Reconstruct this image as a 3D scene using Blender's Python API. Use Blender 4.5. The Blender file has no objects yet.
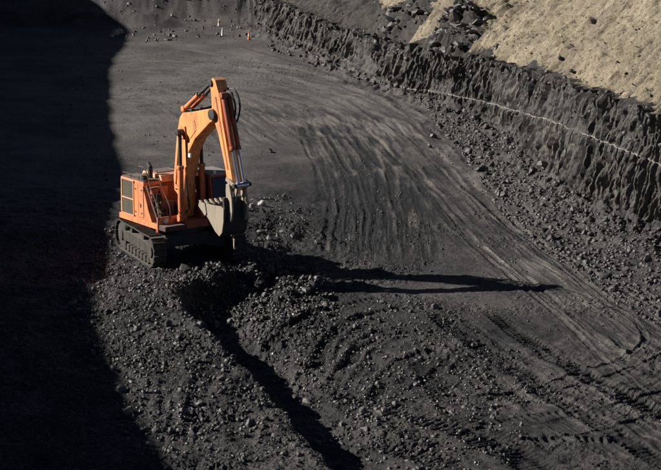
import bpy, bmesh, math, random
import numpy as np
from mathutils import Vector, Matrix

# ------------------------------------------------------------------ camera
scene = bpy.context.scene
col = scene.collection
F = 2000.0                 # focal length in photo pixels (photo 661 x 470)
CAMH = 28.9
PITCH = math.radians(12.3)
cam_d = bpy.data.cameras.new('camera')
cam = bpy.data.objects.new('camera', cam_d)
col.objects.link(cam)
cam.location = (0, 0, CAMH)
cam.rotation_euler = (math.radians(90) - PITCH, 0, 0)
cam_d.sensor_width = 36.0
cam_d.lens = F / 661.0 * 36.0
cam_d.clip_start = 1.0
cam_d.clip_end = 4000.0
scene.camera = cam

# ------------------------------------------------------------------ world, sun, exposure
SHADOW_AZ = math.radians(-6.3)      # direction the shadows run, from +X
SUN_EL = math.radians(31.0)
w = bpy.data.worlds.new('World'); scene.world = w; w.use_nodes = True
nt = w.node_tree
bg = nt.nodes['Background']
sky = nt.nodes.new('ShaderNodeTexSky')
sky.sky_type = 'NISHITA'; sky.sun_disc = False
sky.sun_elevation = SUN_EL
to_sun = (-math.cos(SHADOW_AZ), -math.sin(SHADOW_AZ))
sky.sun_rotation = math.atan2(to_sun[0], to_sun[1])
sky.air_density = 0.2; sky.dust_density = 0.05
nt.links.new(sky.outputs[0], bg.inputs[0])
bg.inputs[1].default_value = 0.05
sd = bpy.data.lights.new('sun', 'SUN')
sun = bpy.data.objects.new('sun', sd); col.objects.link(sun)
sd.energy = 5.0; sd.angle = math.radians(0.55); sd.color = (1.0, 0.955, 0.90)
ldir = Vector((math.cos(SHADOW_AZ) * math.cos(SUN_EL), math.sin(SHADOW_AZ) * math.cos(SUN_EL), -math.sin(SUN_EL)))
sun.rotation_euler = ldir.to_track_quat('-Z', 'Y').to_euler()
sun.location = (-60, 160, 80)
vs = scene.view_settings
vs.view_transform = 'Standard'; vs.look = 'None'; vs.gamma = 1.0; vs.use_curve_mapping = False
vs.exposure = 0.8

# ------------------------------------------------------------------ helpers
rng = np.random.default_rng(7)
random.seed(7)

def gp(px, py, z=0.0):
    """photo pixel -> point of the horizontal plane at height z"""
    u = (px - 330.5) / F; v = (py - 235.0) / F
    c, s = math.cos(PITCH), math.sin(PITCH)
    d = np.array([u, c - v * s, -s - v * c])
    t = (z - CAMH) / d[2]
    return np.array([d[0] * t, d[1] * t])

def hash2(ix, iy, seed):
    h = (ix.astype(np.int64) * 374761393 + iy.astype(np.int64) * 668265263 + seed * 1442695041) & 0xFFFFFFFF
    h = ((h ^ (h >> 13)) * 1274126177) & 0xFFFFFFFF
    h = ((h ^ (h >> 16)) * 2246822519) & 0xFFFFFFFF
    return h ^ (h >> 15)

def perlin(x, y, seed=0):
    x0 = np.floor(x); y0 = np.floor(y)
    fx = x - x0; fy = y - y0
    ix = x0.astype(np.int64); iy = y0.astype(np.int64)
    def g(dx, dy):
        a = (hash2(ix + dx, iy + dy, seed) & 0xFFFF) * (2 * np.pi / 65536.0)
        return np.cos(a) * (fx - dx) + np.sin(a) * (fy - dy)
    ux = fx * fx * fx * (fx * (fx * 6 - 15) + 10); uy = fy * fy * fy * (fy * (fy * 6 - 15) + 10)
    a = g(0, 0) * (1 - ux) + g(1, 0) * ux
    b = g(0, 1) * (1 - ux) + g(1, 1) * ux
    return (a * (1 - uy) + b * uy) * 1.5

def fbm(x, y, scale, octaves=4, seed=0, gain=0.5):
    r = 0; a = 1.0; f = 1.0 / scale
    for o in range(octaves):
        r = r + a * perlin(x * f + 17.3 * o, y * f - 9.1 * o, seed + o)
        a *= gain; f *= 2.03
    return r

def sstep(a, b, x):
    t = np.clip((x - a) / (b - a), 0, 1)
    return t * t * (3 - 2 * t)

def catmull(pts, n=8):
    P = [np.array(p, float) for p in pts]
    P = [2 * P[0] - P[1]] + P + [2 * P[-1] - P[-2]]
    out = []
    for i in range(1, len(P) - 2):
        for k in range(n):
            t = k / n
            out.append(0.5 * ((2 * P[i]) + (-P[i - 1] + P[i + 1]) * t + (2 * P[i - 1] - 5 * P[i] + 4 * P[i + 1] - P[i + 2]) * t * t
                              + (-P[i - 1] + 3 * P[i] - 3 * P[i + 1] + P[i + 2]) * t ** 3))
    out.append(P[-2])
    return np.array(out)

def poly_dist(x, y, pts):
    """distance, signed side (+ left of travel) and arc length to a polyline"""
    best = np.full(x.shape, 1e9); side = np.zeros(x.shape); arc = np.zeros(x.shape); s0 = 0.0
    for a, b in zip(pts[:-1], pts[1:]):
        dx, dy = b[0] - a[0], b[1] - a[1]
        L2 = dx * dx + dy * dy
        if L2 < 1e-9: continue
        t = np.clip(((x - a[0]) * dx + (y - a[1]) * dy) / L2, 0, 1)
        ex = x - a[0] - t * dx; ey = y - a[1] - t * dy
        d = np.hypot(ex, ey); L = math.sqrt(L2)
        m = d < best
        best = np.where(m, d, best)
        side = np.where(m, np.sign(dx * ey - dy * ex), side)
        arc = np.where(m, s0 + t * L, arc)
        s0 += L
    return best, side, arc

def pxline(pts, z=0.0, n=8):
    return catmull([gp(px, py, z) for px, py in pts], n)

def inpoly(x, y, poly):
    r = np.zeros(x.shape, bool)
    n = len(poly)
    for i in range(n):
        x1, y1 = poly[i]; x2, y2 = poly[(i + 1) % n]
        if abs(y1 - y2) < 1e-9: continue
        c = ((y1 > y) != (y2 > y)) & (x < (x2 - x1) * (y - y1) / (y2 - y1) + x1)
        r ^= c
    return r

# ------------------------------------------------------------------ materials
def new_mat(name):
    m = bpy.data.materials.new(name); m.use_nodes = True
    n = m.node_tree.nodes; l = m.node_tree.links
    return m, n, l, n['Principled BSDF']

def noise(n, l, scale, detail=6, rough=0.6, coord=None, dist=0.0):
    t = n.new('ShaderNodeTexNoise'); t.inputs['Scale'].default_value = scale
    t.inputs['Detail'].default_value = detail; t.inputs['Roughness'].default_value = rough
    t.inputs['Distortion'].default_value = dist
    if coord is not None: l.new(coord, t.inputs['Vector'])
    return t.outputs['Fac']

def ramp(n, l, fac, stops):
    r = n.new('ShaderNodeValToRGB')
    e = r.color_ramp.elements
    while len(e) < len(stops): e.new(0.5)
    for k, (p, c) in enumerate(stops):
        e[k].position = p; e[k].color = tuple(c) + (1,)
    l.new(fac, r.inputs[0])
    return r.outputs[0]

def mixc(n, l, fac, a, b, mode='MIX'):
    m = n.new('ShaderNodeMix'); m.data_type = 'RGBA'; m.blend_type = mode
    if hasattr(fac, 'is_linked') or hasattr(fac, 'links'): l.new(fac, m.inputs[0])
    else: m.inputs[0].default_value = fac
    for s, v in ((6, a), (7, b)):
        if isinstance(v, tuple): m.inputs[s].default_value = v + (1,)
        else: l.new(v, m.inputs[s])
    return m.outputs[2]

def mathn(n, l, op, a, b):
    m = n.new('ShaderNodeMath'); m.operation = op
    for k, v in enumerate((a, b)):
        if isinstance(v, (int, float)): m.inputs[k].default_value = v
        else: l.new(v, m.inputs[k])
    return m.outputs[0]

def bump(n, l, bsdf, h, strength, dist):
    b = n.new('ShaderNodeBump'); b.inputs['Strength'].default_value = strength
    b.inputs['Distance'].default_value = dist
    l.new(h, b.inputs['Height']); l.new(b.outputs[0], bsdf.inputs['Normal'])

def ground_material():
    m, n, l, b = new_mat('coal_ground')
    geo = n.new('ShaderNodeNewGeometry'); P = geo.outputs['Position']
    at = n.new('ShaderNodeAttribute'); at.attribute_name = 'dust'
    big = noise(n, l, 0.35, 5, 0.6, P)
    mid = noise(n, l, 2.2, 6, 0.7, P)
    fine = noise(n, l, 11.0, 5, 0.75, P)
    d = mathn(n, l, 'ADD', at.outputs['Fac'], mathn(n, l, 'MULTIPLY', mathn(n, l, 'SUBTRACT', big, 0.5), 0.55))
    d = mathn(n, l, 'ADD', d, mathn(n, l, 'MULTIPLY', mathn(n, l, 'SUBTRACT', mid, 0.5), 0.9))
    c = ramp(n, l, d, [(0.0, (0.010, 0.010, 0.0105)), (0.3, (0.028, 0.0272, 0.027)), (0.62, (0.063, 0.0595, 0.056)), (1.0, (0.118, 0.109, 0.098))])
    sp = ramp(n, l, fine, [(0.35, (0.25, 0.25, 0.25)), (0.5, (0.95, 0.95, 0.95)), (0.66, (1.8, 1.75, 1.68))])
    c = mixc(n, l, 1.0, c, sp, 'MULTIPLY')
    l.new(c, b.inputs['Base Color'])
    b.inputs['Roughness'].default_value = 0.75
    b.inputs['Specular IOR Level'].default_value = 0.3
    h = mathn(n, l, 'ADD', mathn(n, l, 'MULTIPLY', fine, 0.6), mid)
    bump(n, l, b, h, 0.7, 0.10)
    return m

def wall_material():
    m, n, l, b = new_mat('coal_wall')
    geo = n.new('ShaderNodeNewGeometry'); P = geo.outputs['Position']
    at = n.new('ShaderNodeAttribute'); at.attribute_name = 'dust'
    mp = n.new('ShaderNodeMapping'); l.new(P, mp.inputs[0]); mp.inputs['Scale'].default_value = (1, 1, 0.35)
    mid = noise(n, l, 1.6, 6, 0.7, mp.outputs[0])
    fine = noise(n, l, 8.0, 6, 0.75, P)
    lay = n.new('ShaderNodeMapping'); l.new(P, lay.inputs[0]); lay.inputs['Scale'].default_value = (0.15, 0.15, 1.2)
    band = noise(n, l, 1.0, 4, 0.6, lay.outputs[0])
    d = mathn(n, l, 'ADD', at.outputs['Fac'], mathn(n, l, 'MULTIPLY', mathn(n, l, 'SUBTRACT', mid, 0.5), 1.1))
    d = mathn(n, l, 'ADD', d, mathn(n, l, 'MULTIPLY', mathn(n, l, 'SUBTRACT', band, 0.5), 0.6))
    c = ramp(n, l, d, [(0.0, (0.012, 0.0115, 0.011)), (0.4, (0.042, 0.040, 0.036)), (0.75, (0.083, 0.078, 0.068)), (1.0, (0.13, 0.12, 0.102))])
    sp = ramp(n, l, fine, [(0.36, (0.4, 0.4, 0.4)), (0.52, (1, 1, 1)), (0.68, (1.6, 1.55, 1.5))])
    c = mixc(n, l, 1.0, c, sp, 'MULTIPLY')
    l.new(c, b.inputs['Base Color'])
    b.inputs['Roughness'].default_value = 0.7
    b.inputs['Specular IOR Level'].default_value = 0.35
    h = mathn(n, l, 'ADD', mathn(n, l, 'MULTIPLY', fine, 0.5), mid)
    bump(n, l, b, h, 0.8, 0.15)
    return m

def soil_material():
    m, n, l, b = new_mat('dry_soil')
    geo = n.new('ShaderNodeNewGeometry'); P = geo.outputs['Position']
    at = n.new('ShaderNodeAttribute'); at.attribute_name = 'dust'      # 1 soil, 0 coal
    mp = n.new('ShaderNodeMapping'); l.new(P, mp.inputs[0]); mp.inputs['Scale'].default_value = (.8, 1, .8)
    big = noise(n, l, 0.22, 5, 0.65, P)
    mid = noise(n, l, 2.4, 6, 0.75, mp.outputs[0])
    fine = noise(n, l, 8.0, 5, 0.8, P)
    c = ramp(n, l, big, [(0.25, (0.155, 0.128, 0.092)), (0.5, (0.24, 0.203, 0.148)), (0.75, (0.315, 0.270, 0.20))])
    sp = ramp(n, l, mid, [(0.36, (0.30, 0.28, 0.25)), (0.47, (0.9, 0.9, 0.88)), (0.7, (1.25, 1.25, 1.25))])
    c = mixc(n, l, 1.0, c, sp, 'MULTIPLY')
    sp2 = ramp(n, l, fine, [(0.34, (0.42, 0.41, 0.39)), (0.5, (1, 1, 1)), (0.66, (1.3, 1.28, 1.25))])
    c = mixc(n, l, 1.0, c, sp2, 'MULTIPLY')
    coal = ramp(n, l, mid, [(0.3, (0.018, 0.017, 0.017)), (0.7, (0.085, 0.08, 0.07))])
    k = mathn(n, l, 'ADD', at.outputs['Fac'], mathn(n, l, 'MULTIPLY', mathn(n, l, 'SUBTRACT', mid, 0.5), 1.2))
    kk = ramp(n, l, k, [(0.42, (0, 0, 0)), (0.6, (1, 1, 1))])
    c = mixc(n, l, kk, coal, c)
    l.new(c, b.inputs['Base Color'])
    b.inputs['Roughness'].default_value = 0.9
    b.inputs['Specular IOR Level'].default_value = 0.15
    h = mathn(n, l, 'ADD', mathn(n, l, 'MULTIPLY', fine, 0.5), mid)
    bump(n, l, b, h, 0.8, 0.2)
    return m

def rock_material(name, dark, light, rough, spec=0.5):
    m, n, l, b = new_mat(name)
    tc = n.new('ShaderNodeNewGeometry')
    oi = n.new('ShaderNodeAttribute'); oi.attribute_name = 'shade'
    a = noise(n, l, 3.0, 6, 0.7, tc.outputs['Position'])
    k = mathn(n, l, 'ADD', mathn(n, l, 'MULTIPLY', a, 0.7), mathn(n, l, 'MULTIPLY', oi.outputs['Fac'], 0.6))
    c = ramp(n, l, k, [(0.25, dark), (0.85, light)])
    l.new(c, b.inputs['Base Color'])
    b.inputs['Roughness'].default_value = rough
    b.inputs['Specular IOR Level'].default_value = spec
    bump(n, l, b, noise(n, l, 14.0, 4, 0.7, tc.outputs['Position']), 0.5, 0.05)
    return m

def paint_material(name, base, dirt=(0.06, 0.052, 0.045), amount=0.5, rough=0.45, metal=0.0):
    m, n, l, b = new_mat(name)
    tc = n.new('ShaderNodeTexCoord'); P = tc.outputs['Object']
    mp = n.new('ShaderNodeMapping'); l.new(P, mp.inputs[0]); mp.inputs['Scale'].default_value = (1, 1, 0.3)
    a = noise(n, l, 2.0, 8, 0.75, mp.outputs[0], 0.4)
    g = noise(n, l, 9.0, 5, 0.7, P)
    k = mathn(n, l, 'ADD', mathn(n, l, 'MULTIPLY', a, 0.75), mathn(n, l, 'MULTIPLY', g, 0.25))
    lo = 0.63 - 0.3 * amount
    f = ramp(n, l, k, [(lo, (0, 0, 0)), (lo + 0.16, (0.85, 0.85, 0.85))])
    fade = mixc(n, l, g, tuple(0.82 * v for v in base), tuple(min(1, 1.12 * v + 0.01) for v in base))
    c = mixc(n, l, f, fade, dirt)
    gn = n.new('ShaderNodeNewGeometry'); sx = n.new('ShaderNodeSeparateXYZ'); l.new(gn.outputs['Normal'], sx.inputs[0])
    up = ramp(n, l, mathn(n, l, 'MULTIPLY', sx.outputs[2], mathn(n, l, 'ADD', g, 0.35)), [(0.35, (0, 0, 0)), (0.8, (0.55, 0.55, 0.55))])
    c = mixc(n, l, up, c, (0.16, 0.135, 0.11))
    l.new(c, b.inputs['Base Color'])
    r = mathn(n, l, 'ADD', mathn(n, l, 'MULTIPLY', f, 0.35), rough)
    l.new(r, b.inputs['Roughness'])
    b.inputs['Metallic'].default_value = metal
    bump(n, l, b, g, 0.15, 0.02)
    return m

M = {
    'ground': ground_material(),
    'wall': wall_material(),
    'soil': soil_material(),
    'coal': rock_material('coal_rock', (0.012, 0.012, 0.012), (0.082, 0.077, 0.071), 0.5, 0.45),
    'gloss_coal': rock_material('shiny_coal_rock', (0.02, 0.02, 0.02), (0.11, 0.105, 0.10), 0.3, 0.9),
    'pale': rock_material('pale_rock', (0.16, 0.15, 0.14), (0.42, 0.40, 0.37), 0.75, 0.3),
    'clay': rock_material('clay', (0.10, 0.095, 0.085), (0.33, 0.31, 0.28), 0.85, 0.2),
    'clod': rock_material('soil_clod', (0.05, 0.042, 0.03), (0.34, 0.285, 0.205), 0.9, 0.1),
    'dark_coal': rock_material('darker_coal_rock', (0.008, 0.008, 0.008), (0.05, 0.046, 0.041), 0.42, 0.5),  # darker coal tone for the rubble before the tracks
    'orange': paint_material('orange_paint', (0.86, 0.265, 0.09), (0.28, 0.11, 0.06), 0.6, 0.5),
    'sunlit_boom': paint_material('sunlit_boom_orange', (0.92, 0.36, 0.115), (0.32, 0.12, 0.06), 0.6, 0.45),  # boom and stick orange lightened to stand for glaring sun on them
    'red': paint_material('dusty_red_paint', (0.40, 0.10, 0.04), (0.10, 0.055, 0.04), 0.5, 0.5),
    'roof': paint_material('sunlit_orange_paint', (0.80, 0.36, 0.20), (0.25, 0.15, 0.11), 0.35, 0.5),  # orange made paler: sunlight on hood and grille frame put into the colour
    'dark': paint_material('dark_steel', (0.030, 0.029, 0.030), (0.055, 0.048, 0.042), 0.6, 0.55),
    'deck': paint_material('worn_deck_paint', (0.10, 0.05, 0.035), (0.05, 0.045, 0.04), 0.6, 0.7),
    'steel': paint_material('worn_bucket_steel', (0.36, 0.30, 0.22), (0.13, 0.11, 0.085), 0.5, 0.5, 0.15),
    'shaded_steel': paint_material('shaded_bucket_steel', (0.035, 0.032, 0.03), (0.02, 0.019, 0.018), 0.6, 0.55, 0.2),  # bucket steel darkened so the shell's shade is in its colour
    'mud': paint_material('dusty_track_steel', (0.085, 0.072, 0.055), (0.026, 0.023, 0.02), 0.9, 0.7),
    'chrome': paint_material('chrome_rod', (0.62, 0.66, 0.72), (0.3, 0.3, 0.3), 0.1, 0.22, 0.85),
    'rubber': paint_material('rubber_hose', (0.015, 0.015, 0.016), (0.04, 0.036, 0.032), 0.4, 0.6),
    'mesh': paint_material('radiator_mesh', (0.085, 0.075, 0.045), (0.05, 0.045, 0.035), 0.5, 0.6),
    'grey': paint_material('grey_paint', (0.32, 0.30, 0.28), (0.12, 0.11, 0.10), 0.4, 0.5),
    'lamp': paint_material('headlamp_lens', (0.85, 0.84, 0.80), (0.6, 0.58, 0.5), 0.1, 0.15),
    'cone': paint_material('orange_plastic', (0.75, 0.22, 0.06), (0.3, 0.2, 0.15), 0.25, 0.5),
    'white': paint_material('white_plastic', (0.78, 0.74, 0.70), (0.4, 0.36, 0.33), 0.25, 0.5),
}
mg, n_, l_, b_ = new_mat('cab_glass')
b_.inputs['Base Color'].default_value = (0.012, 0.014, 0.016, 1); b_.inputs['Roughness'].default_value = 0.12
b_.inputs['Specular IOR Level'].default_value = 0.3
M['glass'] = mg

def link_mesh(name, me, mat, parent=None, smooth=False):
    o = bpy.data.objects.new(name, me); col.objects.link(o)
    if mat is not None: me.materials.append(mat)
    if parent is not None: o.parent = parent
    if smooth: me.polygons.foreach_set('use_smooth', [True] * len(me.polygons))
    return o

def tag(o, label=None, cat=None, group=None, kind=None):
    if label: o['label'] = label
    if cat: o['category'] = cat
    if group: o['group'] = group
    if kind: o['kind'] = kind
    return o

def grid_mesh(name, V, attr=None, attr_name='dust', flip=False):
    """V: rows x cols x 3"""
    r, c = V.shape[:2]
    idx = np.arange(r * c).reshape(r, c)
    q = np.stack([idx[:-1, :-1], idx[:-1, 1:], idx[1:, 1:], idx[1:, :-1]], -1).reshape(-1, 4)
    if flip: q = q[:, ::-1]
    me = bpy.data.meshes.new(name)
    nq = len(q)
    me.vertices.add(r * c); me.vertices.foreach_set('co', np.ascontiguousarray(V, np.float32).ravel())
    me.loops.add(nq * 4); me.loops.foreach_set('vertex_index', np.ascontiguousarray(q, np.int32).ravel())
    me.polygons.add(nq)
    me.polygons.foreach_set('loop_start', np.arange(0, nq * 4, 4, dtype=np.int32))
    me.polygons.foreach_set('loop_total', np.full(nq, 4, np.int32))
    me.polygons.foreach_set('use_smooth', np.ones(nq, bool))
    if attr is not None:
        a = me.attributes.new(attr_name, 'FLOAT', 'POINT')
        a.data.foreach_set('value', np.ascontiguousarray(attr, np.float32).ravel())
    me.update(calc_edges=True); me.validate()
    return me

# ------------------------------------------------------------------ terrain definition
EX_Z = 0.9                                             # bench the machine stands on
EXC = gp(180, 254, EX_Z)

BENCH = pxline([(330, 178), (312, 215), (290, 243), (268, 268), (228, 284), (192, 300), (190, 322), (221, 353), (262, 397),
                (306, 446), (332, 478), (400, 560)], 0.5, 6)
# wall foot line, running away from the camera
WB_PX = [(900, 345), (780, 290), (700, 258), (661, 240), (610, 222), (560, 190), (515, 152), (480, 124), (440, 108), (400, 95),
         (345, 68), (300, 48), (268, 33), (246, 18)]
WALLFOOT = catmull([gp(*p) for p in WB_PX], 10)
YEND = 256.0

RUTS = [  # pixel polyline, half width m, depth m, dust change, cleat period m (0 = none)
    ([(128, 62), (230, 66), (330, 92), (420, 142)], .6, .12, .2, 0),
    ([(128, 84), (230, 88), (310, 106), (370, 130)], .6, .12, -.15, 0),
    ([(124, 110), (200, 106), (290, 118), (345, 140)], .6, .12, -.16, 0),
    ([(160, 48), (240, 58), (330, 80), (420, 124)], .6, .10, .16, 0),
    ([(240, 46), (320, 70), (400, 108), (450, 150)], .5, .12, -.12, 0),
    ([(420, 310), (490, 352), (580, 408), (680, 474)], .62, .20, -.22, .38),
    ([(484, 312), (560, 360), (661, 412), (720, 440)], .62, .18, -.18, .38),
    ([(400, 398), (500, 390), (590, 368), (636, 348), (644, 332), (610, 308), (552, 288)], .2, .10, -.16, 0),
    ([(410, 412), (520, 398), (620, 370), (690, 340)], .2, .09, -.12, 0),
    ([(520, 424), (600, 406), (700, 378)], .2, .10, -.14, 0),
    ([(530, 440), (610, 424), (700, 398)], .2, .09, -.14, 0),
    ([(300, 388), (380, 404), (470, 432), (560, 480)], .95, .12, 0, .36),
    ([(330, 432), (400, 446), (480, 480)], .9, .10, 0, .36),
    ([(420, 350), (450, 400), (520, 452), (570, 490)], .8, .12, -.08, .36),
    ([(212, 392), (200, 430), (196, 480)], .6, .14, 0, .36),
    ([(252, 400), (244, 440), (246, 486)], .6, .12, 0, .36),
    ([(172, 392), (168, 430), (170, 480)], .5, .12, 0, .36),
    ([(310, 372), (330, 338), (372, 316), (430, 312)], .45, .2, -.14, .36),
    ([(330, 388), (352, 354), (392, 334), (440, 334)], .45, .2, -.14, .36),
    ([(372, 402), (386, 372), (420, 352), (460, 352)], .45, .18, -.14, .36),
    ([(260, 352), (290, 326), (330, 310), (390, 300)], .45, .18, -.12, .36),
    ([(440, 440), (500, 420), (560, 410), (640, 412)], .45, .15, -.12, .36),
    ([(430, 462), (500, 444), (570, 436), (650, 440)], .45, .15, -.12, .36),
    ([(320, 350), (350, 322), (400, 312)], .5, .16, -.1, 0),
    ([(338, 372), (372, 336), (420, 328)], .5, .16, -.1, 0),
    ([(400, 392), (440, 366), (470, 344)], .35, .14, -.1, 0),
    ([(270, 330), (310, 318), (350, 305)], .5, .2, -.1, 0),
]
_A = [(292, 124), (311, 165), (320, 200), (316, 250)]; _B = [(372, 126), (420, 172), (440, 215), (448, 268)]
for q in sorted([random.uniform(0, 1) for _ in range(17)]):
    jit = lambda: random.uniform(-5, 5)
    p = [((1 - q) * a[0] + q * b[0] + jit() * .6, (1 - q) * a[1] + q * b[1] + jit()) for a, b in zip(_A, _B)]
    if random.random() < .35: p = p[:3]
    RUTS.append((p, random.uniform(.1, .28), random.uniform(.02, .05), random.choice((-.5, -.4, -.3, .12)), 0))
_A = [(352, 122), (420, 190), (480, 250), (545, 314), (661, 402)]; _B = [(420, 116), (494, 184), (578, 252), (650, 290), (720, 318)]
for q in sorted([random.uniform(0, 1) for _ in range(16)]):
    p = [((1 - q) * a[0] + q * b[0] + random.uniform(-4, 4), (1 - q) * a[1] + q * b[1] + random.uniform(-4, 4)) for a, b in zip(_A, _B)]
    k0 = random.choice((0, 0, 1)); p = p[k0:k0 + random.choice((3, 4, 5))]
    RUTS.append((p, random.uniform(.1, .3), random.uniform(.03, .10), random.choice((-.2, -.14, .12, .16)), 0))
RUT_W = [(pxline(p, 0, 6), hw, dp, du, cl) for p, hw, dp, du, cl in RUTS]

GUIDES = [(pxline(p), hw, az, ad) for p, hw, az, ad in (
    ([(335, 112), (364, 160), (378, 205), (380, 268)], 5.2, .035, .6),
    ([(386, 118), (450, 184), (520, 250), (610, 318), (720, 390)], 5.0, .035, .34),
    ([(110, 78), (220, 82), (310, 100), (400, 145)], 22, .05, .3),
    ([(420, 300), (500, 355), (600, 412), (700, 470)], 4.5, .04, .3),
    ([(560, 420), (640, 395), (720, 370)], 3.0, .07, .2))]

DUSTY = [  # pixel centre, radius x m, radius y m, amount
    ((250, 75), 19, 60, .34), ((160, 110), 8, 40, .14), ((362, 205), 6.0, 17, -.5), ((520, 215), 6, 28, .22), ((600, 310), 7, 9, .12),
    ((640, 350), 6, 8, .10), ((400, 350), 7, 9, -.12), ((190, 360), 7, 18, -.12), ((440, 275), 5, 8, .05), ((255, 288), 5.5, 6, -.38),  # last entry darkens the ground before the tracks
    ((520, 340), 5, 4, -.12), ((400, 440), 9, 8, -.06), ((340, 120), 9, 18, .10),
]

def terrain(x, y, want_dust=False):
    z = fbm(x, y, 22, 3, 3) * .28 + fbm(x, y, 4.2, 3, 11) * .07
    rough = np.full(x.shape, .5)
    # far haul road is smoother, digging area rough
    far = sstep(135, 165, y)
    rough = rough * (1 - .85 * far)
    d, side, arc = poly_dist(x + fbm(x, y, 2.6, 4, 61, .5) * .18, y + fbm(x, y, 2.6, 4, 71, .5) * .25, BENCH)
    sd_ = d * side            # negative = right of travel (travel is toward the camera) -> bench
    sd_ = -sd_
    bench = sstep(-.15, .55, sd_) * (1 - .9 * sstep(130, 160, y)) * (1 - .9 * sstep(-7.5, -2, x) * sstep(111, 118, y)) * (1 + .75 * (1 - sstep(111, 117, y)))
    dug = (1 - sstep(0, 3.0, np.abs(sd_ + 1.6))) * sstep(70, 80, y) * (1 - sstep(114, 122, y))
    z = z * (1 - .55 * bench) + bench * EX_Z - .5 * dug
    lump = fbm(x, y, 1.9, 3, 95, .55)
    dg = gp(262, 290)
    z = z + np.exp(-((x - dg[0]) / 4.2) ** 2 - ((y - dg[1]) / 5) ** 2) * (.5 * fbm(x, y, 1.6, 4, 97, .62) + .15)
    z = z + (1 - far) * .16 * np.maximum(lump, -.4) * (1 - .75 * sstep(-3, 3, x) * sstep(104, 110, y))
    lip = np.exp(-((sd_ - 0.9) / .55) ** 2) * (1 - far) * sstep(0.0, .5, fbm(x, y, 2.3, 2, 81) + .35)
    z = z + lip * .16 * (1 - sstep(-5, 1, x))
    # rough rubble texture
    nearmask = np.exp(-((np.maximum(x + 3, 0) / 6.5) ** 2)) * (1 - sstep(126, 140, y))
    patch = sstep(-.15, .45, fbm(x, y, 5, 3, 99))
    rough = rough * (.25 + .75 * patch) + .7 * nearmask * (.55 + .45 * patch)
    rb = 1 - np.abs(fbm(x, y, .75, 3, 21, .6))
    z = z + rough * ((rb - .7) * .10 + fbm(x, y, .4, 3, 31, .75) * .095)
    # hollow lane bench pad under the machine
    pad = 1 - sstep(3.7, 5.2, np.hypot(x - EXC[0], y - EXC[1]) + .5 * fbm(x, y, 2, 2, 43))
    z = z * (1 - pad) + pad * (EX_Z + .02 + fbm(x, y, .7, 4, 41, .6) * .11)
    dust = .46 - .09 * (1 - far) + fbm(x, y, 7, 4, 51, .6) * .22
    for (p, rx, ry, am) in DUSTY:
        c = gp(*p)
        dust = dust + am * np.exp(-((x - c[0]) / rx) ** 2 - ((y - c[1]) / ry) ** 2)
    # fine drag streaks left by wheels along the ways of travel
    for gpts, hwid, az, ad in GUIDES:
        mn = gpts.min(0) - hwid; mx = gpts.max(0) + hwid
        m = (x > mn[0]) & (x < mx[0]) & (y > mn[1]) & (y < mx[1])
        if not m.any(): continue
        dd, ss, aa = poly_dist(x[m], y[m], gpts)
        L = np.hypot(*np.diff(gpts, axis=0).T).sum()
        wgt = (1 - sstep(.5 * hwid, hwid, dd)) * sstep(0, 6, aa) * (1 - sstep(L - 6, L, aa))
        lat = dd * ss
        st = fbm(aa / 9.0, lat / .55, 1.0, 4, 801, .7)
        z[m] += az * st * wgt
        dust[m] += ad * st * wgt
    # wheel and crawler marks
    rz_ = np.zeros(x.shape)
    for pts, hw, dp, du, cl in RUT_W:
        mnx, mny = pts.min(0) - 3 * hw - .5; mxx, mxy = pts.max(0) + 3 * hw + .5
        m = (x > mnx) & (x < mxx) & (y > mny) & (y < mxy)
        if not m.any(): continue
        xx, yy = x[m], y[m]
        dd, ss, aa = poly_dist(xx + fbm(xx, yy, 8.0, 3, 91, .3) * .2, yy, pts)
        L = np.hypot(*np.diff(pts, axis=0).T).sum()
        ends = sstep(0, 2.5, aa) * (1 - sstep(L - 2.5, L, aa)) * (.55 + .6 * sstep(-.4, .3, fbm(xx, yy, 3.5, 2, 101)))
        prof = -(1 - sstep(hw * .55, hw, dd)) + .55 * np.exp(-((dd - hw * 1.3) / (hw * .33)) ** 2)
        if cl:
            inside = 1 - sstep(hw * .8, hw, dd)
            prof = prof + inside * .75 * np.sin(aa / cl * 2 * np.pi + 1.2 * (dd * ss / hw))
        rz_[m] += .62 * dp * prof * ends
        dust[m] += du * (1 - sstep(hw * .6, hw * 1.2, dd)) * ends
    z = z + .2 * np.tanh(rz_ / .2)
    # scree at the foot of the coal wall (wall is right of the foot line when travelling away)
    d, side, arc = poly_dist(x, y, WALLFOOT)
    s2 = np.where(side < 0, -d, d)          # <0 : behind the wall line
    nearw = 1 - sstep(160, 215, y) * .75
    wd = (2.2 + 3.6 * nearw) * (1 + .35 * fbm(x, y, 6, 2, 121))
    tal = np.clip(1 - s2 / np.maximum(wd, .5), 0, 1.6)
    z = z + nearw * .95 * tal ** 1.25 + tal * fbm(x, y, 1.1, 3, 131, .6) * .45
    dust = dust - .10 * np.clip(tal, 0, 1)
    # far end of the pit climbs
    e = np.clip(y - YEND - 5 * fbm(x, y, 18, 2, 141), 0, None)
    z = z + np.minimum(e * .30, 26) + sstep(0, 4, e) * (fbm(x, y, 7, 4, 151, .6) * .45 + np.maximum(0, fbm(x * .25, y, 3, 3, 161)) * .7)
    dust = dust - .06 * sstep(0, 3, e)
    return (z, dust) if want_dust else z

def height(px, py):
    return terrain(np.asarray(px, float), np.asarray(py, float))

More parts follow.
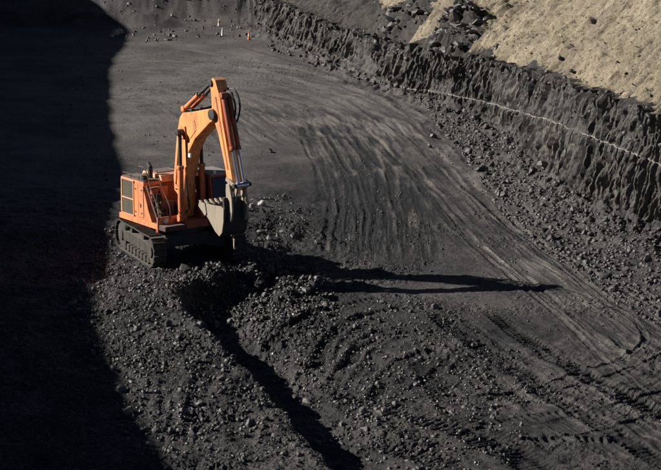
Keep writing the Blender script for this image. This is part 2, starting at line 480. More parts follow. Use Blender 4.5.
# ------------------------------------------------------------------ pit floor
ang = np.concatenate([np.linspace(-.85, -.19, 46)[:-1], np.linspace(-.19, .19, 640), np.linspace(.19, .85, 46)[1:]])
dep = np.concatenate([np.linspace(math.atan(CAMH / 36), math.atan(CAMH / 73), 50)[:-1],
                      np.linspace(math.atan(CAMH / 73), math.atan(CAMH / 262), 900),
                      np.arctan(CAMH / np.linspace(263.5, 350, 70))])
yy = CAMH / np.tan(dep)
X = np.tan(ang)[None, :] * yy[:, None]; Y = np.repeat(yy[:, None], len(ang), 1)
Z, D = terrain(X.ravel(), Y.ravel(), True)
V = np.stack([X, Y, Z.reshape(X.shape)], -1)
me = grid_mesh('pit_floor', V, D)
me.polygons.foreach_set('use_smooth', np.repeat(yy[:-1] > 140, len(ang) - 1))
tag(link_mesh('pit_floor', me, M['ground']), 'dark coal pit floor with tyre ruts and crawler marks', kind='structure')

# ------------------------------------------------------------------ right side: coal wall and soil slope
seg = np.hypot(*np.diff(WALLFOOT, axis=0).T); S = np.concatenate([[0], np.cumsum(seg)])
pix_s = np.interp(np.linspace(0, 1, 1400), np.linspace(0, 1, len(S)), S)
# even density in the picture comes from the pixel-spaced control points
bx = np.interp(pix_s, S, WALLFOOT[:, 0]); by = np.interp(pix_s, S, WALLFOOT[:, 1])
tx = np.gradient(bx); ty = np.gradient(by); tl = np.hypot(tx, ty)
k = np.ones(61) / 61
def smooth(a): return np.convolve(np.pad(a, 30, 'edge'), k, 'valid')
nx = smooth(ty / tl); ny = smooth(-tx / tl)        # into the rock (right of travel)
nl = np.hypot(nx, ny); nx /= nl; ny /= nl
LEAN = .26
def wall_z(line, dflt):
    """height on the leaning wall face at which it meets a line drawn in the photograph"""
    lx, ly = np.array(line, float).T
    zc = np.linspace(0, 12, 241)[:, None]
    wx = bx[None] + nx[None] * LEAN * zc; wy = by[None] + ny[None] * LEAN * zc
    c_, s_ = math.cos(PITCH), math.sin(PITCH)
    dpt = wy * c_ - (zc - CAMH) * s_; upv = wy * s_ + (zc - CAMH) * c_
    u_ = 330.5 + F * wx / dpt; v_ = 235 - F * upv / dpt
    t_ = np.interp(u_, lx, ly)
    hit = v_ < t_
    out = np.where(hit.any(0), zc[hit.argmax(0), 0], dflt)
    bad = (u_[0] < lx[0]) | (u_[0] > lx[-1])
    out = np.where(bad, np.nan, out)
    ok = ~np.isnan(out)
    return np.interp(np.arange(len(out)), np.nonzero(ok)[0], out[ok])
def smooth_n(a, n): return np.convolve(np.pad(a, n // 2, 'edge'), np.ones(n) / n, 'valid')[:len(a)]
CREST_PX = [(330, 22), (380, 38), (405, 46), (425, 50), (460, 56), (495, 60), (540, 72), (580, 84), (610, 94), (635, 104), (661, 112), (760, 150), (900, 205)]
HW = smooth_n(wall_z(CREST_PX, 6.0), 41)
LINE_PX = [(405, 89), (430, 91), (455, 95), (495, 105), (525, 113), (555, 122), (580, 131), (605, 141), (630, 151), (661, 166), (760, 212), (900, 275)]
ZLINE = smooth_n(wall_z(LINE_PX, 3.0), 31)
HW = HW + fbm(pix_s, pix_s * 0, 5, 3, 201) * .3 + fbm(pix_s, pix_s * 0 + 3, 1.7, 2, 205) * .2
FL = ZLINE / HW
NV = 165
v = np.linspace(-.18, 1, NV)
SS = np.repeat(pix_s[None, :], NV, 0); VV = np.repeat(v[:, None], len(pix_s), 1)
ZZ = VV * HW[None, :]
def wall_point(SSs, ZZs, VVs, bxs, bys, nxs, nys):
    wob = fbm(SSs, ZZs, 9, 3, 211) * .4
    zl_ = np.interp(SSs, pix_s, ZLINE)
    band = 1 - .75 * np.exp(-((ZZs - zl_) / .16) ** 2)
    mask = sstep(-.5, .15, fbm(SSs, ZZs * 2.0, 8, 2, 241) + .25)
    gro = 0
    for per, dep_, zl, sd0 in ((1.05, .62, 2.4, 11), (.66, .42, 1.6, 17), (.36, .14, .9, 23)):
        q = SSs / per + .5 * perlin(SSs / 9, ZZs / 5, sd0) + .03 * ZZs
        c = np.floor(q); fr = q - c
        jt = ((hash2(c.astype(np.int64), (c * 0).astype(np.int64), sd0) & 1023) / 1023.0 - .5) * .5
        tri = np.where(fr < .5 + jt, fr / (.5 + jt), (1 - fr) / (.5 - jt))
        amp = sstep(-.35, .35, perlin(c * 3.71, ZZs / zl + c * 1.37, sd0 + 3) + .16)
        gro = gro + dep_ * (sstep(.22, .58, tri) - .6) * amp * (.35 + .65 * mask)
    gro = gro * band
    blk = (fbm(SSs, ZZs / 2.6, .5, 3, 251, .65) * .14 + fbm(SSs, ZZs, .3, 2, 257) * .05) * band
    ledge = .12 * np.exp(-((ZZs - zl_) / .2) ** 2)
    crest = -.5 * sstep(.86, 1, VVs) * (fbm(SSs, ZZs, 1.3, 2, 271) - .1)
    out = wob + gro + blk + ledge + crest
    off = LEAN * ZZs - out
    return np.stack([bxs + nxs * off, bys + nys * off, ZZs + fbm(SSs, ZZs, .9, 2, 281) * .12 * band], -1), gro
WV, gro = wall_point(SS, ZZ, VV, bx[None, :] + 0 * SS, by[None, :] + 0 * SS, nx[None, :] + 0 * SS, ny[None, :] + 0 * SS)
WD = .57 + fbm(SS, ZZ, 6, 3, 291) * .22 - .10 * sstep(.9, 1, VV)
me = grid_mesh('coal_wall', WV, WD)
me.polygons.foreach_set('use_smooth', np.zeros(len(me.polygons), bool))
wall = tag(link_mesh('coal_wall', me, M['wall']), 'grooved coal seam wall along the pit edge', kind='structure')

# thin pale clay parting across the wall
band_f = FL + fbm(pix_s, pix_s * 0, 3, 3, 301) * .01
sel = (by > 92) & (by < 202)
runs = []; cur = []
gap = perlin(pix_s / 4.3, pix_s * 0, 311) + .5 * perlin(pix_s / 1.3, pix_s * 0, 312)
for i in range(len(pix_s)):
    if sel[i] and gap[i] > -.3: cur.append(i)
    else:
        if len(cur) > 4: runs.append(cur)
        cur = []
if len(cur) > 4: runs.append(cur)
vs_, fs_, sh_ = [], [], []
for r in runs:
    r = np.array(r)
    zc = band_f[r] * HW[r]
    th = .032 + .03 * perlin(pix_s[r] / .9, pix_s[r] * 0, 321)
    rows = []
    for kz, o in ((-1, -.02), (-.8, .05), (.8, .05), (1, -.02)):
        p, _ = wall_point(pix_s[r], zc, zc / HW[r], bx[r], by[r], nx[r], ny[r])
        p = p.copy(); zz = zc + kz * th
        p[:, 2] += kz * th
        p[:, 0] -= nx[r] * o; p[:, 1] -= ny[r] * o
        rows.append(p)
    base = len(vs_)
    n = len(r)
    for row in rows: vs_.extend(row.tolist())
    for a in range(3):
        for i in range(n - 1):
            fs_.append((base + a * n + i, base + a * n + i + 1, base + (a + 1) * n + i + 1, base + (a + 1) * n + i))
me = bpy.data.meshes.new('clay_band'); me.from_pydata(vs_, [], fs_); me.update()
at_ = me.attributes.new('shade', 'FLOAT', 'POINT')
at_.data.foreach_set('value', np.full(len(vs_), .5, np.float32))
o = link_mesh('clay_band', me, M['clay'], wall); o['label'] = 'thin pale clay line running across the coal wall'

# soil slope above the wall
NB = 130
t = np.concatenate([np.linspace(0, 1, 100) ** 1.25 * 34, np.linspace(36, 140, 30)])
SS2 = np.repeat(pix_s[None, ::2], NB, 0); TT = np.repeat(t[:, None], SS2.shape[1], 1)
topx, topy, topz = WV[-1, ::2, 0], WV[-1, ::2, 1], WV[-1, ::2, 2]
nx2 = np.repeat(nx[None, ::2], NB, 0); ny2 = np.repeat(ny[None, ::2], NB, 0)
# let the slope fan straight to the right further back so that bends do not fold
fx, fy = .93, .36
bl = sstep(0, 14, TT)
dxn = nx2 * (1 - bl) + fx * bl; dyn = ny2 * (1 - bl) + fy * bl
run = TT
rise = .66 * np.minimum(TT, 46) + .04 * TT
soft = sstep(0, 2.5, TT)
rise = rise * soft
BXx = topx[None, :] + dxn * run; BYy = topy[None, :] + dyn * run
hill = fbm(BXx, BYy, 10, 4, 401) * .9 + (1 - np.abs(fbm(BXx, BYy, 2.4, 3, 411))) * .5 - .35 + fbm(BXx, BYy, .9, 4, 421, .65) * .3
BZz = topz[None, :] + rise + hill * sstep(0, 1.2, TT)
def crest_col(px):
    c_, s_ = math.cos(PITCH), math.sin(PITCH)
    dpt = topy * c_ - (topz - CAMH) * s_
    return int(np.argmin(np.abs(330.5 + F * topx / dpt - px) + (topy < 90) * 1e4))
OUTCROPS = [(crest_col(438), 1.8, 4.6, 2.1, 1.9), (crest_col(372), 2.6, 6.0, 2.4, .8)]
coaly = np.zeros(BZz.shape)
for ci, tc_, rs, rt_, hh_ in OUTCROPS:
    g_ = np.exp(-(((SS2 - pix_s[::2][ci]) / rs) ** 2 + ((TT - tc_) / rt_) ** 2) ** 1.5)
    coaly = np.maximum(coaly, g_)
    BZz = BZz + hh_ * g_ * (1 + .6 * fbm(BXx, BYy, 1.3, 3, 441)) * sstep(0, .8, TT)
BZz[0] -= .05
soilm = sstep(0.1, 1.0, TT / (.6 + 1.6 * np.abs(fbm(SS2, TT * 0, 5, 3, 431)) + 1.2 * sstep(172, 190, topy)[None, :]))
# further back the wall crest is spoil-covered coal, not soil
soilm = soilm * (1 - sstep(-1.5, 1.5, SS2 - pix_s[::2][crest_col(408)] - (pix_s[::2][crest_col(310)] - pix_s[::2][crest_col(408)]) / 6.5 * TT + 2 * fbm(SS2, TT, 4, 3, 451)) * 1.0)
soilm = soilm * (1 - sstep(.2, .5, coaly))
me = grid_mesh('soil_slope', np.stack([BXx, BYy, BZz], -1), soilm)
tag(link_mesh('soil_slope', me, M['soil']), 'pale tan soil slope rising above the coal wall', kind='structure')

# ------------------------------------------------------------------ left highwall that throws the broad shade
edge_px = [(60, -30), (104, 0), (128, 32), (111, 70), (110, 100), (115, 140), (115, 190), (112, 232), (91, 262), (94, 318), (108, 356), (130, 406), (152, 440), (172, 475), (250, 600), (410, 800)]
ez = [0 if p[1] < 150 else (.75 if p[1] < 235 else 1.55) for p in edge_px]
E = catmull([gp(p[0], p[1], q) for p, q in zip(edge_px, ez)], 14)
EZ = catmull([(q, 0) for q in ez], 14)[:, 0]
HL = 26.0
u = np.array([math.cos(SHADOW_AZ), math.sin(SHADOW_AZ)])
crest = E - u * ((HL - EZ) / math.tan(SUN_EL))[:, None]
prof = [  # fraction of the way from shade edge towards crest (x), height
    (.30, -1.0), (.40, .2), (.52, 3.5), (.60, 7.5), (.66, 9.0), (.72, 10.0), (.80, 16.0), (.90, 22.0), (.965, 25.3), (1.0, HL), (1.1, HL + .3), (1.6, HL), (3.5, HL - 2)]
pf = np.array(prof)
tt = np.concatenate([np.linspace(.30, 1.02, 70), np.linspace(1.06, 3.5, 25)])
hz = np.interp(tt, pf[:, 0], pf[:, 1])
LV = E[None, :, :] + tt[:, None, None] * (crest - E)[None, :, :]
rough = sstep(.36, .6, tt)[:, None] * (1 - .97 * sstep(.85, .98, tt) * (1 - sstep(1.02, 1.12, tt)))[:, None]
LZ = hz[:, None] + rough * (fbm(LV[..., 0], LV[..., 1], 9, 4, 501) * 1.6 + fbm(LV[..., 0], LV[..., 1], 2.2, 3, 511) * .5)
LZ += sstep(.9, 1, tt)[:, None] * fbm(LV[..., 1], LV[..., 1] * 0, 5, 4, 521) * .14
me = grid_mesh('highwall', np.concatenate([LV, LZ[..., None]], -1), .45 + fbm(LV[..., 0], LV[..., 1], 8, 3, 531) * .3, flip=True)
tag(link_mesh('highwall', me, M['ground']), 'tall shaded highwall bank beside the pit floor', kind='structure')

# ------------------------------------------------------------------ rocks
def rock_variant(npt, seed):
    """angular broken lump: convex hull of points on a skewed block"""
    r = random.Random(seed)
    sx, sy, sz = r.uniform(.7, 1.2), r.uniform(.55, .95), r.uniform(.4, .75)
    bm = bmesh.new()
    for k_ in range(npt):
        p = Vector((r.uniform(-1, 1), r.uniform(-1, 1), r.uniform(-1, 1)))
        m_ = (abs(p.x) ** 3 + abs(p.y) ** 3 + abs(p.z) ** 3) ** (1 / 3); p /= m_ * r.uniform(.95, 1.3)
        bm.verts.new((p.x * sx, p.y * sy, p.z * sz))
    h_ = bmesh.ops.convex_hull(bm, input=bm.verts)
    bmesh.ops.delete(bm, geom=list({g for g in h_['geom_interior'] + h_['geom_unused'] if isinstance(g, bmesh.types.BMVert)}), context='VERTS')
    bmesh.ops.triangulate(bm, faces=bm.faces); bm.verts.index_update()
    V = np.array([vv.co for vv in bm.verts]); Fc = np.array([[q.index for q in f.verts] for f in bm.faces])
    bm.free()
    V /= np.abs(V).max()
    return V, Fc
SMALL = [rock_variant(12, 100 + i) for i in range(20)]
BIG = [rock_variant(44, 300 + i) for i in range(12)]

def region(poly_px, z=0.3):
    return [tuple(gp(px, py, z)) for px, py in poly_px]
REG = {
    'bench': region([(70, 262), (96, 232), (150, 226), (200, 240), (230, 262), (205, 285), (190, 300), (190, 322), (262, 397), (330, 478), (140, 478), (70, 345)], .9),
    'dig': region([(168, 268), (262, 262), (330, 268), (338, 312), (235, 318), (192, 318)]),
    'lower': region([(238, 312), (330, 300), (440, 300), (480, 340), (530, 430), (500, 478), (345, 478), (290, 390)]),
    'scree': region([(415, 98), (440, 108), (480, 124), (515, 152), (560, 190), (610, 222), (661, 240), (700, 258), (700, 330), (640, 315), (590, 282), (545, 250), (500, 205), (455, 145)]),
    'beside': region([(245, 192), (285, 186), (312, 215), (290, 243), (268, 262), (250, 240), (262, 225)], .6),
    'all': region([(60, 30), (300, 60), (420, 110), (661, 260), (720, 478), (60, 478)]),
    'windrow': region([(440, 300), (500, 330), (560, 380), (540, 400), (470, 380)]),
    'farface': region([(95, 4), (240, 4), (262, 34), (140, 42), (110, 30)]),
    'crest': region([(270, 30), (333, 56), (400, 88), (408, 98), (330, 70), (265, 46)]),
    'glints': region([(330, 345), (385, 330), (410, 350), (400, 400), (350, 400)]),
}
def sample(poly, count):
    P = np.array(poly); lo, hi = P.min(0), P.max(0); out = np.zeros((0, 2))
    while len(out) < count:
        q = rng.uniform(lo, hi, (count * 3, 2))
        q = q[inpoly(q[:, 0], q[:, 1], poly)]
        out = np.concatenate([out, q])
    return out[:count]
def rot_mats(nm):
    q = rng.normal(size=(nm, 4)); q /= np.linalg.norm(q, axis=1)[:, None]
    w_, x_, y_, z_ = q.T
    return np.stack([np.stack([1 - 2 * (y_ * y_ + z_ * z_), 2 * (x_ * y_ - z_ * w_), 2 * (x_ * z_ + y_ * w_)], -1),
                     np.stack([2 * (x_ * y_ + z_ * w_), 1 - 2 * (x_ * x_ + z_ * z_), 2 * (y_ * z_ - x_ * w_)], -1),
                     np.stack([2 * (x_ * z_ - y_ * w_), 2 * (y_ * z_ + x_ * w_), 1 - 2 * (x_ * x_ + y_ * y_)], -1)], 1)

def rubble(name, label, P, size, mat, variants=SMALL, zoff=0.12, parent=None, zfix=None):
    n = len(P)
    zs = height(P[:, 0], P[:, 1]) if zfix is None else zfix
    R = rot_mats(n); vi = rng.integers(0, len(variants), n)
    VS, FS, SH = [], [], []; base = 0
    for i in range(n):
        Vv, Ff = variants[vi[i]]
        VS.append((Vv @ R[i].T) * size[i] + np.array([P[i, 0], P[i, 1], zs[i] + size[i] * zoff]))
        FS.append(Ff + base); base += len(Vv)
        SH.append(np.full(len(Vv), rng.uniform(0, 1) ** 1.6))
    VS = np.concatenate(VS); FS = np.concatenate(FS); SH = np.concatenate(SH)
    me = bpy.data.meshes.new(name)
    nf = len(FS)
    me.vertices.add(len(VS)); me.vertices.foreach_set('co', VS.astype(np.float32).ravel())
    me.loops.add(nf * 3); me.loops.foreach_set('vertex_index', FS.astype(np.int32).ravel())
    me.polygons.add(nf); me.polygons.foreach_set('loop_start', np.arange(0, nf * 3, 3, dtype=np.int32)); me.polygons.foreach_set('loop_total', np.full(nf, 3, np.int32))
    a = me.attributes.new('shade', 'FLOAT', 'POINT'); a.data.foreach_set('value', SH.astype(np.float32))
    me.update(calc_edges=True)
    o = link_mesh(name, me, mat, parent)
    tag(o, label, kind='stuff')
    if parent is None: o['category'] = 'rubble'
    return o

def psize(n, lo, hi, p=2.2):
    return lo + (hi - lo) * rng.uniform(0, 1, n) ** p

exd = lambda P: np.hypot(P[:, 0] - EXC[0], P[:, 1] - EXC[1])
def clear(P):
    a = -math.pi / 2 - math.atan2(EXC[0], EXC[1]) + math.radians(20)
    dx, dy = P[:, 0] - EXC[0], P[:, 1] - EXC[1]
    lx = dx * math.cos(a) + dy * math.sin(a); ly = -dx * math.sin(a) + dy * math.cos(a)
    return P[(np.abs(lx) > 3.85) | (np.abs(ly) > 3.2)]
P = np.concatenate([clear(sample(REG['bench'], 9000)), clear(sample(REG['beside'], 500))])
dn = fbm(P[:, 0], P[:, 1], 2.2, 3, 603); P = P[dn > rng.uniform(-.6, .35, len(P))]
rubble('coal_rubble', 'loose broken coal rubble covering the bench around the machine', P, psize(len(P), .02, .19, 4.5), M['coal'])
P = clear(sample(REG['dig'], 3600))
rubble('darker_coal_rubble', 'darker coal rubble in front of the crawler tracks', P, psize(len(P), .03, .2, 2.6), M['dark_coal'])
P = sample(REG['lower'], 6500)
dn = fbm(P[:, 0], P[:, 1], 2.6, 2, 601); P = P[dn > rng.uniform(-.55, .45, len(P))]
rubble('coal_rubble', 'scattered coal rubble on the lower pit floor past the bench step', P, psize(len(P), .02, .18, 4.5), M['coal'])
P = sample(REG['scree'], 4800)
rubble('coal_rubble', 'coal scree heaped along the foot of the coal wall', P, psize(len(P), .04, .24, 2.6), M['coal'])
P = np.concatenate([clear(sample(REG['all'], 9000)), sample(REG['windrow'], 700)])
P = P[height(P[:, 0], P[:, 1]) < 6]
dn = fbm(P[:, 0], P[:, 1], 7, 2, 611); P = P[dn > rng.uniform(-.5, .5, len(P))]
rubble('coal_rubble', 'thinly spread small coal stones across the whole pit floor', P, psize(len(P), .03, .12, 3), M['coal'])
P = np.concatenate([clear(sample(REG['bench'], 700)), clear(sample(REG['dig'], 160)), sample(REG['lower'], 600), sample(REG['scree'], 420), sample(REG['glints'], 120)])
rubble('shiny_coal_rubble', 'glossy coal fragments glinting among the dull rubble', P, psize(len(P), .04, .12), M['gloss_coal'], zoff=.25)
P = np.concatenate([clear(sample(REG['bench'], 160)), sample(REG['lower'], 170), sample(REG['scree'], 120), sample(REG['beside'], 20), sample(REG['dig'], 30)])
rubble('pale_rubble', 'small pale stone chips among the coal rubble', P, psize(len(P), .03, .085), M['pale'], zoff=.3)
P = np.concatenate([sample(REG['farface'], 420), sample(REG['crest'], 260)])
rubble('coal_rubble', 'rough rock debris on the far end slope of the pit', P, psize(len(P), .08, .34), M['coal'])

# wall crest debris and soil clods
ii = rng.integers(60, len(pix_s) - 10, 900)
jj = np.clip(rng.integers(-45, 14, 900), -NV + 1, 99)
P = np.zeros((900, 2)); zf = np.zeros(900)
for a in range(900):
    if jj[a] < 0: p = WV[jj[a] - 1, ii[a]]
    else: p = np.array([BXx[jj[a], ii[a] // 2], BYy[jj[a], ii[a] // 2], BZz[jj[a], ii[a] // 2]])
    P[a] = p[:2]; zf[a] = p[2]
rubble('wall_debris', 'loose lumps lodged along the top of the coal wall', P, psize(900, .06, .34), M['coal'], zfix=zf)
ii = rng.integers(0, BXx.shape[1], 10000); jj = rng.integers(4, 99, 10000)
P = np.stack([BXx[jj, ii], BYy[jj, ii]], -1)
rubble('soil_clods', 'tan clods and stones lying on the soil slope', P, psize(10000, .03, .16, 3.5), M['clod'], zfix=BZz[jj, ii], zoff=.05)

# boulders that can be told apart: each one a thing
BM_ = []
for i, (Vv, Ff) in enumerate(BIG):
    me = bpy.data.meshes.new('boulder'); me.from_pydata(Vv.tolist(), [], Ff.tolist()); me.update()
    a = me.attributes.new('shade', 'FLOAT', 'POINT'); a.data.foreach_set('value', np.full(len(Vv), (i * .37) % 1.0, np.float32))
    me.materials.append(M['coal'])
    BM_.append(me)
def boulder(name, x, y, s, label, cat, group, z=None, mesh=None, squash=1.0, sink=.25):
    me = mesh or BM_[rng.integers(0, len(BM_))]
    o = bpy.data.objects.new(name, me); col.objects.link(o)
    zz = float(height([x], [y])[0]) if z is None else z
    o.location = (x, y, zz + s * sink)
    o.rotation_euler = tuple(rng.uniform(0, 6.28, 3)) if squash == 1.0 else (0, 0, rng.uniform(0, 6.28))
    o.scale = (s, s, s * squash)
    return tag(o, label, cat, group)
for reg, cnt, lo, hi, lab, grp in (
        ('bench', 60, .15, .30, 'dark coal lump lying on the rubble bench beside the crawler machine', 'coal lumps on the bench'),
        ('dig', 34, .18, .42, 'dark coal lump in the heap below the digging bucket', 'coal lumps below the bucket'),
        ('lower', 46, .15, .28, 'dark coal lump on the lower floor past the bench step', 'coal lumps on the lower floor'),
        ('scree', 70, .2, .46, 'dark coal block in the scree at the foot of the coal wall', 'coal blocks below the wall'),
        ('beside', 12, .18, .36, 'coal lump on the broken ground behind the bucket', 'coal lumps behind the bucket')):
    Q = clear(sample(REG[reg], cnt + 20))[:cnt]
    for (x, y) in Q:
        boulder('coal_lump', x, y, lo + (hi - lo) * rng.uniform() ** 2, lab, 'rock', grp)
for px, py, s in ((270, 152, .34), (433, 138, .38), (430, 150, .3), (318, 243, .26), (196, 96, .3)):
    p = gp(px, py)
    boulder('coal_lump', p[0], p[1], s, 'lone black coal lump on the smooth haul road', 'rock', 'lone lumps on the haul road')

PALE = []
for i in (1, 4, 7):
    me = BM_[i].copy(); me.materials.clear(); me.materials.append(M['pale']); PALE.append(me)
for px, py, s in ((246, 206, .32), (252, 209, .27), (246, 214, .24), (262, 205, .3)):
    p = gp(px, py, .5)
    boulder('pale_stone', p[0], p[1], s, 'pale stone on the broken ground just behind the bucket', 'rock', 'pale stones behind the bucket', mesh=PALE[rng.integers(0, 3)])
for px, py, s in ((116, 36, .55), (121, 34, .45), (112, 38, .35), (119, 31, .35)):
    p = gp(px, py)
    boulder('pale_boulder', p[0], p[1], s, 'bluish pale boulder in the shade by the far end of the pit', 'rock', 'pale boulders in the far shade', mesh=PALE[rng.integers(0, 3)])

# dark broken outcrops on the wall crest, each a heap of blocks
def outcrop(spec, count, label):
    ci, tc_, rs, rt_, hh_ = spec
    e = bpy.data.objects.new('coal_mound', None); col.objects.link(e)
    jc = int(np.argmin(np.abs(t - tc_)))
    e.location = (BXx[jc, ci], BYy[jc, ci], BZz[jc, ci] - .4)
    n = 0
    while n < count:
        ds, dt = rng.uniform(-1, 1, 2)
        if ds * ds + dt * dt > 1: continue
        i2 = int(np.argmin(np.abs(pix_s[::2] - (pix_s[::2][ci] + ds * rs)))); j2 = int(np.argmin(np.abs(t - max(.1, tc_ + dt * rt_))))
        sz = .12 + .5 * rng.uniform() ** 2
        o = bpy.data.objects.new('block', BM_[rng.integers(0, len(BM_))]); col.objects.link(o); o.parent = e
        o.location = Vector((BXx[j2, i2], BYy[j2, i2], BZz[j2, i2] + sz * .12)) - e.location
        o.rotation_euler = (rng.normal(0, .35), .5 + rng.normal(0, .3), rng.normal(.2, .5)); o.scale = (sz * 1.5, sz, sz * .8)
        n += 1
    return tag(e, label, 'mound')
outcrop(OUTCROPS[0], 210, 'large jagged dark coal mound on the crest of the coal wall')
outcrop(OUTCROPS[1], 70, 'smaller dark mound of broken coal where the pale soil slope ends')

# ------------------------------------------------------------------ excavator
class MB:
    def __init__(s): s.bm = bmesh.new()
    def box(s, x0, x1, y0, y1, z0, z1, bev=0.03, M_=None):
        b = bmesh.new(); bmesh.ops.create_cube(b, size=1)
        for q in b.verts: q.co = Vector((x0 + (q.co.x + .5) * (x1 - x0), y0 + (q.co.y + .5) * (y1 - y0), z0 + (q.co.z + .5) * (z1 - z0)))
        return s._add(b, bev, M_)
    def prism(s, poly, y0, y1, bev=0.03, M_=None):
        """poly in (x, z), extruded along y"""
        b = bmesh.new()
        A = [b.verts.new((x, y0, z)) for x, z in poly]; B = [b.verts.new((x, y1, z)) for x, z in poly]
        n = len(poly)
        b.faces.new(A); b.faces.new(B[::-1])
        for i in range(n): b.faces.new((A[i], B[i], B[(i + 1) % n], A[(i + 1) % n]))
        bmesh.ops.recalc_face_normals(b, faces=b.faces)
        return s._add(b, bev, M_)
    def bar(s, p0, p1, wx, wy, bev=.01):
        p0, p1 = Vector(p0), Vector(p1); d = p1 - p0
        b = bmesh.new(); bmesh.ops.create_cube(b, size=1)
        for q in b.verts: q.co = Vector((q.co.x * wx, q.co.y * wy, (q.co.z + .5) * d.length))
        return s._add(b, bev, Matrix.Translation(p0) @ d.to_track_quat('Z', 'Y').to_matrix().to_4x4())
    def cyl(s, p0, p1, r0, r1=None, seg=18, bev=0.0):
        p0, p1 = Vector(p0), Vector(p1); d = p1 - p0
        b = bmesh.new(); bmesh.ops.create_cone(b, cap_ends=True, segments=seg, radius1=r0, radius2=r0 if r1 is None else r1, depth=d.length)
        bmesh.ops.translate(b, verts=b.verts, vec=(0, 0, d.length / 2))
        return s._add(b, bev, Matrix.Translation(p0) @ d.to_track_quat('Z', 'Y').to_matrix().to_4x4())
    def tube(s, pts, r, seg=8):
        C = catmull(pts, 6)
        for a, b in zip(C[:-1], C[1:]):
            if np.linalg.norm(b - a) > 1e-4: s.cyl(a, b, r, r, seg)
        return s
    def ring(s, c, axis, r0, r1, h, seg=28):
        b = bmesh.new(); q = []
        for i in range(seg):
            t = 2 * math.pi * i / seg; cs, sn = math.cos(t), math.sin(t)
            q.append([b.verts.new((r * cs, r * sn, z)) for r, z in ((r0, -h), (r1, -h), (r1, h), (r0, h))])
        for i in range(seg):
            A, B = q[i], q[(i + 1) % seg]
            for k_ in range(4): b.faces.new((A[k_], B[k_], B[(k_ + 1) % 4], A[(k_ + 1) % 4]))
        bmesh.ops.recalc_face_normals(b, faces=b.faces)
        return s._add(b, 0, Matrix.Translation(Vector(c)) @ Vector(axis).to_track_quat('Z', 'Y').to_matrix().to_4x4())
    def _add(s, b, bev, M_):
        if bev > 0:
            ed = [e for e in b.edges if e.is_manifold and e.calc_face_angle(0) > .35]
            bmesh.ops.bevel(b, geom=ed, offset=bev, segments=2, affect='EDGES', profile=.6, clamp_overlap=True)
        if M_ is not None: bmesh.ops.transform(b, matrix=M_, verts=b.verts)
        t = bpy.data.meshes.new('t'); b.to_mesh(t); b.free(); s.bm.from_mesh(t); bpy.data.meshes.remove(t)
        return s
    def mesh(s, name, mat):
        me = bpy.data.meshes.new(name); s.bm.to_mesh(me); s.bm.free(); me.materials.append(mat)
        return me
    def build(s, name, mat, parent, M_=None, label=None):
        if M_ is not None: bmesh.ops.transform(s.bm, matrix=M_, verts=s.bm.verts)
        me = s.mesh(name, mat)
        o = bpy.data.objects.new(name, me); col.objects.link(o); o.parent = parent
        if label: o['label'] = label
        return o

ex = bpy.data.objects.new('excavator', None); col.objects.link(ex)
los = math.atan2(EXC[0], EXC[1])
PSI = math.radians(31)
ex.location = (EXC[0], EXC[1], EX_Z)
ex.rotation_euler = (0, 0, -math.pi / 2 - los + PSI)
tag(ex, 'large orange crawler excavator with raised boom standing on the coal bench', 'excavator')

# ---- undercarriage, turned a little against the house
UT = Matrix.Rotation(math.radians(-11), 4, 'Z')
TL, TR, TW = 2.75, .92, .82            # half distance between wheel centres, wheel radius, shoe width
YT = 2.62
for sy in (-1, 1):
    yc = sy * YT
    fr = MB()
    fr.prism([(-TL + .1, .75), (TL - .1, .75), (TL - .1, 1.25), (1.6, 1.42), (-1.6, 1.42), (-TL + .1, 1.25)], yc - .3, yc + .3, .05)
    frame = fr.build('track_frame', M['mud'], ex, UT)
    for name, xx in (('idler', TL), ('sprocket', -TL)):
        wdl = MB(); wdl.cyl((xx, yc - .26, TR + .08), (xx, yc + .26, TR + .08), TR - .12, seg=30, bev=.05)
        wdl.cyl((xx, yc - .36, TR + .08), (xx, yc + .36, TR + .08), .36, seg=20, bev=.03)
        wdl.build(name, M['mud'], frame, UT)
    for i in range(8):
        xx = -TL + .55 + i * (2 * TL - 1.1) / 7
        r_ = MB(); r_.cyl((xx, yc - .3, .36), (xx, yc + .3, .36), .25, seg=18, bev=.03)
        r_.build('roller', M['mud'], frame, UT)
    for xx in (-1.1, 1.1):
        r_ = MB(); r_.cyl((xx, yc - .2, 1.62), (xx, yc + .2, 1.62), .2, seg=16, bev=.02)
        r_.build('carrier_roller', M['mud'], frame, UT)
    # chain of shoes
    sh = MB(); sh.box(-.165, .165, -TW / 2, TW / 2, -.03, .05, .012)
    sh.box(-.15, -.11, -TW / 2, TW / 2, .05, .13, .008)
    sh.box(-.12, .12, -.18, .18, -.12, -.03, .01)
    shm = sh.mesh('track_shoe', M['mud'])
    peri = 4 * TL + 2 * math.pi * TR; ns = int(peri / .345)
    for i in range(ns):
        q = i * peri / ns
        if q < 2 * TL: x, z, a = TL - q, 2 * TR + .08, math.pi            # top run, heading back
        elif q < 2 * TL + math.pi * TR:
            t_ = (q - 2 * TL) / TR; x, z, a = -TL - TR * math.sin(t_), TR + .08 + TR * math.cos(t_), math.pi + t_
        elif q < 4 * TL + math.pi * TR:
            x, z, a = -TL + (q - 2 * TL - math.pi * TR), .08, 0
        else:
            t_ = (q - 4 * TL - math.pi * TR) / TR; x, z, a = TL + TR * math.sin(t_), TR + .08 - TR * math.cos(t_), t_
        if z > 1.9: z -= .05 * math.sin(math.pi * min(1, abs(x) / TL)) * .8
        o = bpy.data.objects.new('track_shoe', shm); col.objects.link(o); o.parent = frame
        # outward normal = local +Z : bottom run faces down
        o.matrix_local = UT @ Matrix.Translation((x, yc, z)) @ Matrix.Rotation(-a, 4, 'Y') @ Matrix.Rotation(math.pi, 4, 'X')
uc = MB()
uc.box(-1.5, 1.5, -1.5, 1.5, .85, 1.6, .08)
